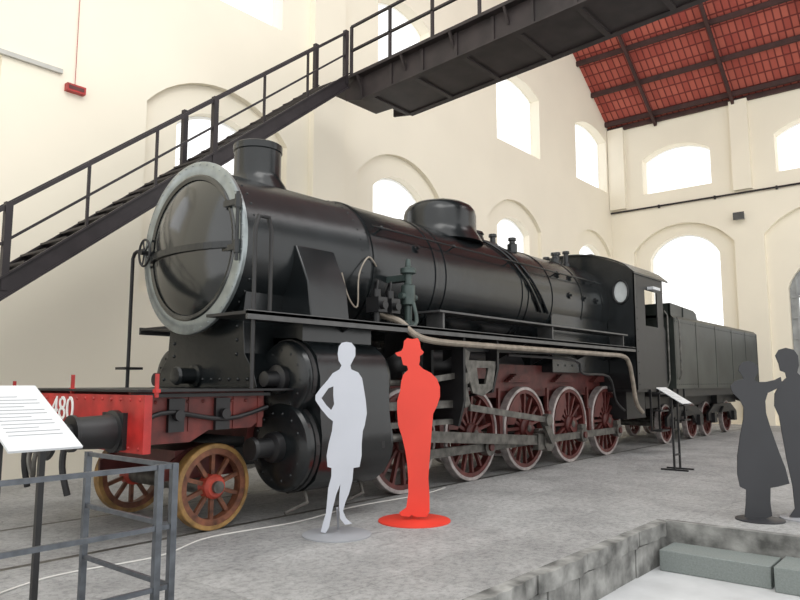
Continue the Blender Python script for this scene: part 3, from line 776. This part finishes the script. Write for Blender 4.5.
g=G(); g.box(14.3,14.7,Y(-1.60),Y(-1.47),3.36,3.42); g.done('window_visor',[M_sign],CAB,label='pale ledge above the side window')
g=G(); g.box(13.9,14.9,Y(-1.1),Y(1.1),0.7,1.25); g.done('drag_box',[M_blackm],L)

# ------------------------------------------------------------------ tender
T=empty('locomotive_tender',(19.4,YC,0),'long dark coal and water tender coupled behind the locomotive cab','tender')
g=G(); g.prism([(Y(-1.48),1.30),(Y(1.48),1.30),(Y(1.48),2.88),(Y(1.40),2.96),(Y(-1.40),2.96),(Y(-1.48),2.88)],mYZ,15.8,23.15)
for xx in (17.35,18.9,20.4,21.8,23.1):
    g.box(xx-0.03,xx+0.03,Y(-1.487),Y(-1.48),1.32,2.88)
for k in range(52): 
    g.sphere((15.85+0.14*k,Y(-1.482),1.40),0.011,seg=5); g.sphere((15.85+0.14*k,Y(-1.482),2.80),0.011,seg=5)
g.done('water_tank',[M_tender],T,label='dark panelled water tank',bevel=0)
g=G(); g.prism([(15.8,2.9),(17.7,2.9),(17.6,3.10),(17.4,3.16),(15.8,3.22)],mXZ,Y(-1.42),Y(-1.37)); g.prism([(15.8,2.9),(17.7,2.9),(17.6,3.10),(17.4,3.16),(15.8,3.22)],mXZ,Y(1.37),Y(1.42))
g.box(17.55,17.6,Y(-1.4),Y(1.4),2.9,3.1); g.box(15.8,15.85,Y(-1.4),Y(1.4),2.9,3.22); g.box(16.6,16.66,Y(-1.44),Y(-1.42),2.96,3.18)
g.done('coal_bunker',[M_tender],T)
g=G(); g.box(15.8,23.25,Y(-1.4),Y(1.4),1.12,1.30); 
for s in (-1,1): g.box(15.8,23.2,Y(s*0.75)-0.02,Y(s*0.75)+0.02,0.85,1.15)
g.done('tender_frame',[M_blackm],T)
tw,tt=wheel_meshes(0.46,10,0.12,0.12,'tender_wheel',[M_maroon,M_maroon,M_steel],M_tire,tt_=0.045)
for bx in (17.9,21.05):
    for s in (-1,1):
        g=G(); g.prism([(bx-1.35,0.42),(bx-0.75,0.42),(bx-0.55,0.62),(bx+0.55,0.62),(bx+0.75,0.42),(bx+1.35,0.42),(bx+1.35,0.62),(bx+0.8,0.85),(bx-0.8,0.85),(bx-1.35,0.62)],mXZ,Y(s*0.95)-0.03,Y(s*0.95)+0.03)
        for a in (-0.95,0.95): g.box(bx+a-0.12,bx+a+0.12,Y(s*1.0)-0.06,Y(s*1.0)+0.06,0.36,0.62)
        for k in range(5): g.box(bx-0.4+0.06*k,bx+0.4-0.06*k,Y(s*1.0)-0.05,Y(s*1.0)+0.05,0.63+0.03*k,0.655+0.03*k)
        g.done('bogie_frame',[M_blackm],T)
        for a in (-0.95,0.95): put_wheel(tw,tt,'tender_wheel',bx+a,s,0.46,T)
    g=G(); g.box(bx-0.3,bx+0.3,Y(-0.92),Y(0.92),0.6,1.13); g.done('bogie_bolster',[M_blackm],T)
    for a in (-0.95,0.95):
        g=G(); g.cyl((bx+a,Y(-0.7),0.46),(bx+a,Y(0.7),0.46),0.07,seg=14); g.done('axle',[M_steel],T)
g=G(); g.box(15.85,15.89,Y(-1.5),Y(-1.46),0.6,1.3); g.box(16.25,16.29,Y(-1.5),Y(-1.46),0.6,1.3); g.box(15.85,16.29,Y(-1.6),Y(-1.4),0.6,0.63); g.box(15.85,16.29,Y(-1.6),Y(-1.4),0.92,0.95)
g.done('tender_step',[M_blackm],T)
for s in (-1,1):
    g=G(); g.lathe((23.2,Y(s*0.87),1.06),(1,0,0),[(0,0.18),(0.04,0.18),(0.05,0.12),(0.38,0.12),(0.4,0.22),(0.44,0.21),(0.46,0)],24); g.done('buffer',[M_blackm],T)
g=G(); g.tube([(15.95,Y(-1.5),1.5),(15.95,Y(-1.55),1.6),(15.95,Y(-1.55),2.8),(15.95,Y(-1.5),2.9)],0.018,8); g.done('tender_handrail',[M_steel],T)

# ------------------------------------------------------------------ cut-out figures
HF=Vector((math.cos(math.radians(40)),math.sin(math.radians(40)),0)); HR=Vector((HF.y,-HF.x,0))
def cutout(name,base,pts,bx,by,s,m,mb,rb,label,holes=(),disc_off=(0,0)):
    base=Vector(base)
    E=empty(name,base,label,'silhouette cutout')
    f=lambda u,v,d: base+HR*u+HF*d+Vector((0,0,v))
    cv=lambda P:[((p[0]-bx)*s,max(0.012,(by-p[1])*s)) for p in P]
    g=G(); g.prism(cv(pts),f,-0.006,0.006,holes=[cv(h) for h in holes]); g.done('figure',[m],E,smooth=False)
    g=G(); c=base+HR*disc_off[0]+HF*disc_off[1]; g.lathe(c,(0,0,1),[(0.0,rb),(0.012,rb),(0.014,rb-0.005)],48); g.done('base_plate',[mb],E)
    g=G(); p=base+HF*0.02; g.bar(p+Vector((0,0,0.01)),p+HF*0.16+Vector((0,0,0.012)),0.04,0.012); g.bar(p+HF*0.16+Vector((0,0,0.012)),p+Vector((0,0,0.25)),0.02,0.02); g.done('support',[mb],E)
    return E
woman=[(345,344),(350,345),(354,350),(354,358),(351,364),(349,368),(350,372),(357,375),(361,381),(363,392),(365,404),(366,416),(364,428),(362,434),(361,446),(361,458),(359,469),(353,470),(352,482),(349,494),(345,504),(343,512),(346,519),(352,524),(345,525),(340,519),(339,508),(339,498),(340,486),(336,496),(333,508),(331,518),(329,528),(326,533),(321,532),(323,524),(326,514),(327,503),(328,490),(331,478),(331,470),(327,469),(326,458),(328,446),(331,434),(332,424),(327,420),(320,412),(314,403),(314,398),(319,391),(326,383),(331,376),(338,372),(340,368),(337,363),(336,356),(337,349),(340,345)]
wh=[(327,391),(332,389),(332,398),(333,407),(330,413),(325,408),(320,401)]
cutout('woman_silhouette_cutout',(4.86,4.865,0),woman,337,535,0.00965,M_cutwhite,M_cutbase,0.33,'flat pale grey silhouette of a woman, hand on hip',holes=[wh])
man=[(396,356),(402,354),(404,351),(405,344),(408,341),(413,342),(419,341),(421,345),(422,352),(425,355),(424,357),(421,359),(421,364),(420,368),(424,372),(432,376),(438,382),(441,390),(441,400),(438,409),(434,417),(433,428),(432,440),(431,452),(430,465),(429,480),(430,497),(430,512),(427,517),(417,517),(412,515),(410,517),(402,516),(400,513),(407,508),(409,495),(409,480),(408,466),(406,453),(403,440),(399,428),(398,415),(398,404),(401,394),(402,385),(404,378),(409,373),(408,369),(404,368),(403,364),(402,360),(398,359)]
cutout('man_silhouette_cutout',(5.86,4.72,0),man,415,521,0.01068,M_cutred,M_cutred,0.38,'flat red silhouette of a man in hat and coat')
bw=[(745,371),(749,367),(756,366),(762,369),(764,375),(762,380),(759,384),(762,387),(771,387),(780,385),(786,382),(787,388),(781,394),(772,398),(769,406),(769,418),(773,434),(779,454),(785,472),(788,487),(776,490),(769,491),(768,505),(769,518),(762,523),(746,523),(742,519),(744,505),(745,493),(739,490),(737,478),(738,460),(742,440),(746,424),(747,412),(743,404),(737,398),(735,391),(740,386),(749,384),(747,380),(744,376)]
cutout('woman_silhouette_cutout',(8.25,1.95,0),bw,757,522,0.01075,M_cutblack,M_cutblack,0.24,'flat black silhouette of a woman facing her dancing partner')
bmn=[(781,352),(785,346),(792,344),(800,346),(804,352),(804,362),(802,369),(808,375),(820,382),(827,396),(829,420),(824,440),(822,470),(820,500),(821,513),(792,514),(785,510),(791,502),(790,480),(786,455),(783,430),(781,412),(777,402),(778,390),(784,380),(791,374),(790,369),(785,367),(784,360)]
cutout('man_silhouette_cutout',(8.62,1.60,0),bmn,800,512,0.01085,M_cutblack,M_cutbase,0.24,'flat black silhouette of a man facing his dancing partner')

g=G(); g.box(7.12,7.55,1.62,2.62,-0.4,-0.20)
g.done('metal_step',[M_step],label='grey green textured step block in front of the platform',category='step',group='platform steps',bevel=0.008)
g=G(); g.box(7.05,7.55,0.0,1.58,-0.4,-0.18)
g.done('metal_step',[M_step],label='grey green textured step block in front of the platform',category='step',group='platform steps',bevel=0.008)

def lectern(loc,w,d,z0,z1,label,lines=7,mp=M_blackm):
    E=empty('information_stand',loc,label,'information stand')
    x,y,_=loc
    g=G(); n=Vector((0,-(z1-z0),d)).normalized()
    th=0.012
    p=[Vector((x-w/2,y-d/2,z0)),Vector((x+w/2,y-d/2,z0)),Vector((x+w/2,y+d/2,z1)),Vector((x-w/2,y+d/2,z1))]
    vs=[g.bm.verts.new(q) for q in p]+[g.bm.verts.new(q-n*th) for q in p]
    g.face(vs[0:4]); g.face(vs[4:8])
    for i in range(4): g.face([vs[i],vs[(i+1)%4],vs[4+(i+1)%4],vs[4+i]])
    P=g.done('panel',[M_sign],E,smooth=False,label='white printed board')
    g=G()
    for i in range(lines):
        t=0.2+0.65*i/lines; a=p[0].lerp(p[3],1-t); b=p[1].lerp(p[2],1-t)
        q0=a.lerp(b,0.12)+n*0.001; q1=a.lerp(b,0.86 if i%3 else 0.6)+n*0.001
        g.bar(q0,q1,0.004,0.001,up=n)
    g.done('printed_lines',[M_text],P,smooth=False)
    for lx in (-w*0.3,w*0.3):
        g=G()
        zt=z0+(z1-z0)*0.45-0.03
        g.box(x+lx-0.015,x+lx+0.015,y-0.015,y+0.015,0.0,zt); g.box(x+lx-0.02,x+lx+0.02,y-0.22,y+0.22,0,0.025)
        g.done('stand_leg',[mp],E)
    g=G(); g.bar((x-w*0.3,y,0.25),(x+w*0.3,y,0.25),0.02,0.03); g.done('stand_brace',[mp],E)
lectern((12.0,4.05,0),0.46,0.42,1.10,1.36,'white information board on a slim black metal stand')
lectern((1.57,3.92,0),0.36,0.62,1.12,1.43,'white printed information board on dark metal legs beside the railing',lines=12)

E=empty('metal_railing',(2.0,3.9,0),'grey metal barrier railing with three horizontal bars and a corner post','railing')
px,py=2.23,3.52
for (x,y) in ((px,py),(px-0.09,py-0.0),(px,py+1.0),(px-1.4,py),):
    g=G(); g.box(x-0.018,x+0.018,y-0.018,y+0.018,0,1.0); g.box(x-0.06,x+0.06,y-0.06,y+0.06,0,0.01); g.done('railing_post',[M_rail],E)
for z in (0.985,0.66,0.34):
    g=G(); g.bar((px,py,z),(px-4.0,py,z),0.02,0.026); g.done('railing_bar',[M_rail],E)
    g=G(); g.bar((px,py,z),(px,py+1.0,z),0.02,0.026); g.done('railing_bar',[M_rail],E)

# ------------------------------------------------------------------ light
w=bpy.data.worlds.new('World'); SC.world=w; w.use_nodes=True
bg=w.node_tree.nodes['Background']; bg.inputs['Color'].default_value=(0.99,0.99,0.985,1); bg.inputs['Strength'].default_value=1.55
def area(name,loc,rot,sx,sy,e,col=(1,1,1)):
    l=bpy.data.lights.new(name,'AREA'); l.shape='RECTANGLE'; l.size=sx; l.size_y=sy; l.energy=e; l.color=col
    o=bpy.data.objects.new(name,l); o.location=loc; o.rotation_euler=rot; COL.objects.link(o); o['label']='large soft fill light added without a real source'; o['category']='added fill light'; return o
area('added_fill_light',(12,-2,14),(math.radians(-25),0,0),14,5,850)  # added fill light high over the hall, not an actual lamp there
area('added_fill_light',(3,2,12),(math.radians(35),0,0),5,5,330,(1,0.99,0.96))  # second added fill, tipped towards the left wall to brighten it

cam=bpy.data.cameras.new('camera'); cam.sensor_width=36; cam.lens=695/800*36; cam.clip_start=0.05; cam.clip_end=200
co=bpy.data.objects.new('camera',cam); COL.objects.link(co)
co.location=(0,0,1.45); co.rotation_euler=(math.radians(90+6.73),0,math.radians(40-90))
SC.camera=co
SC.view_settings.view_transform='Standard'
SC.view_settings.look='None'
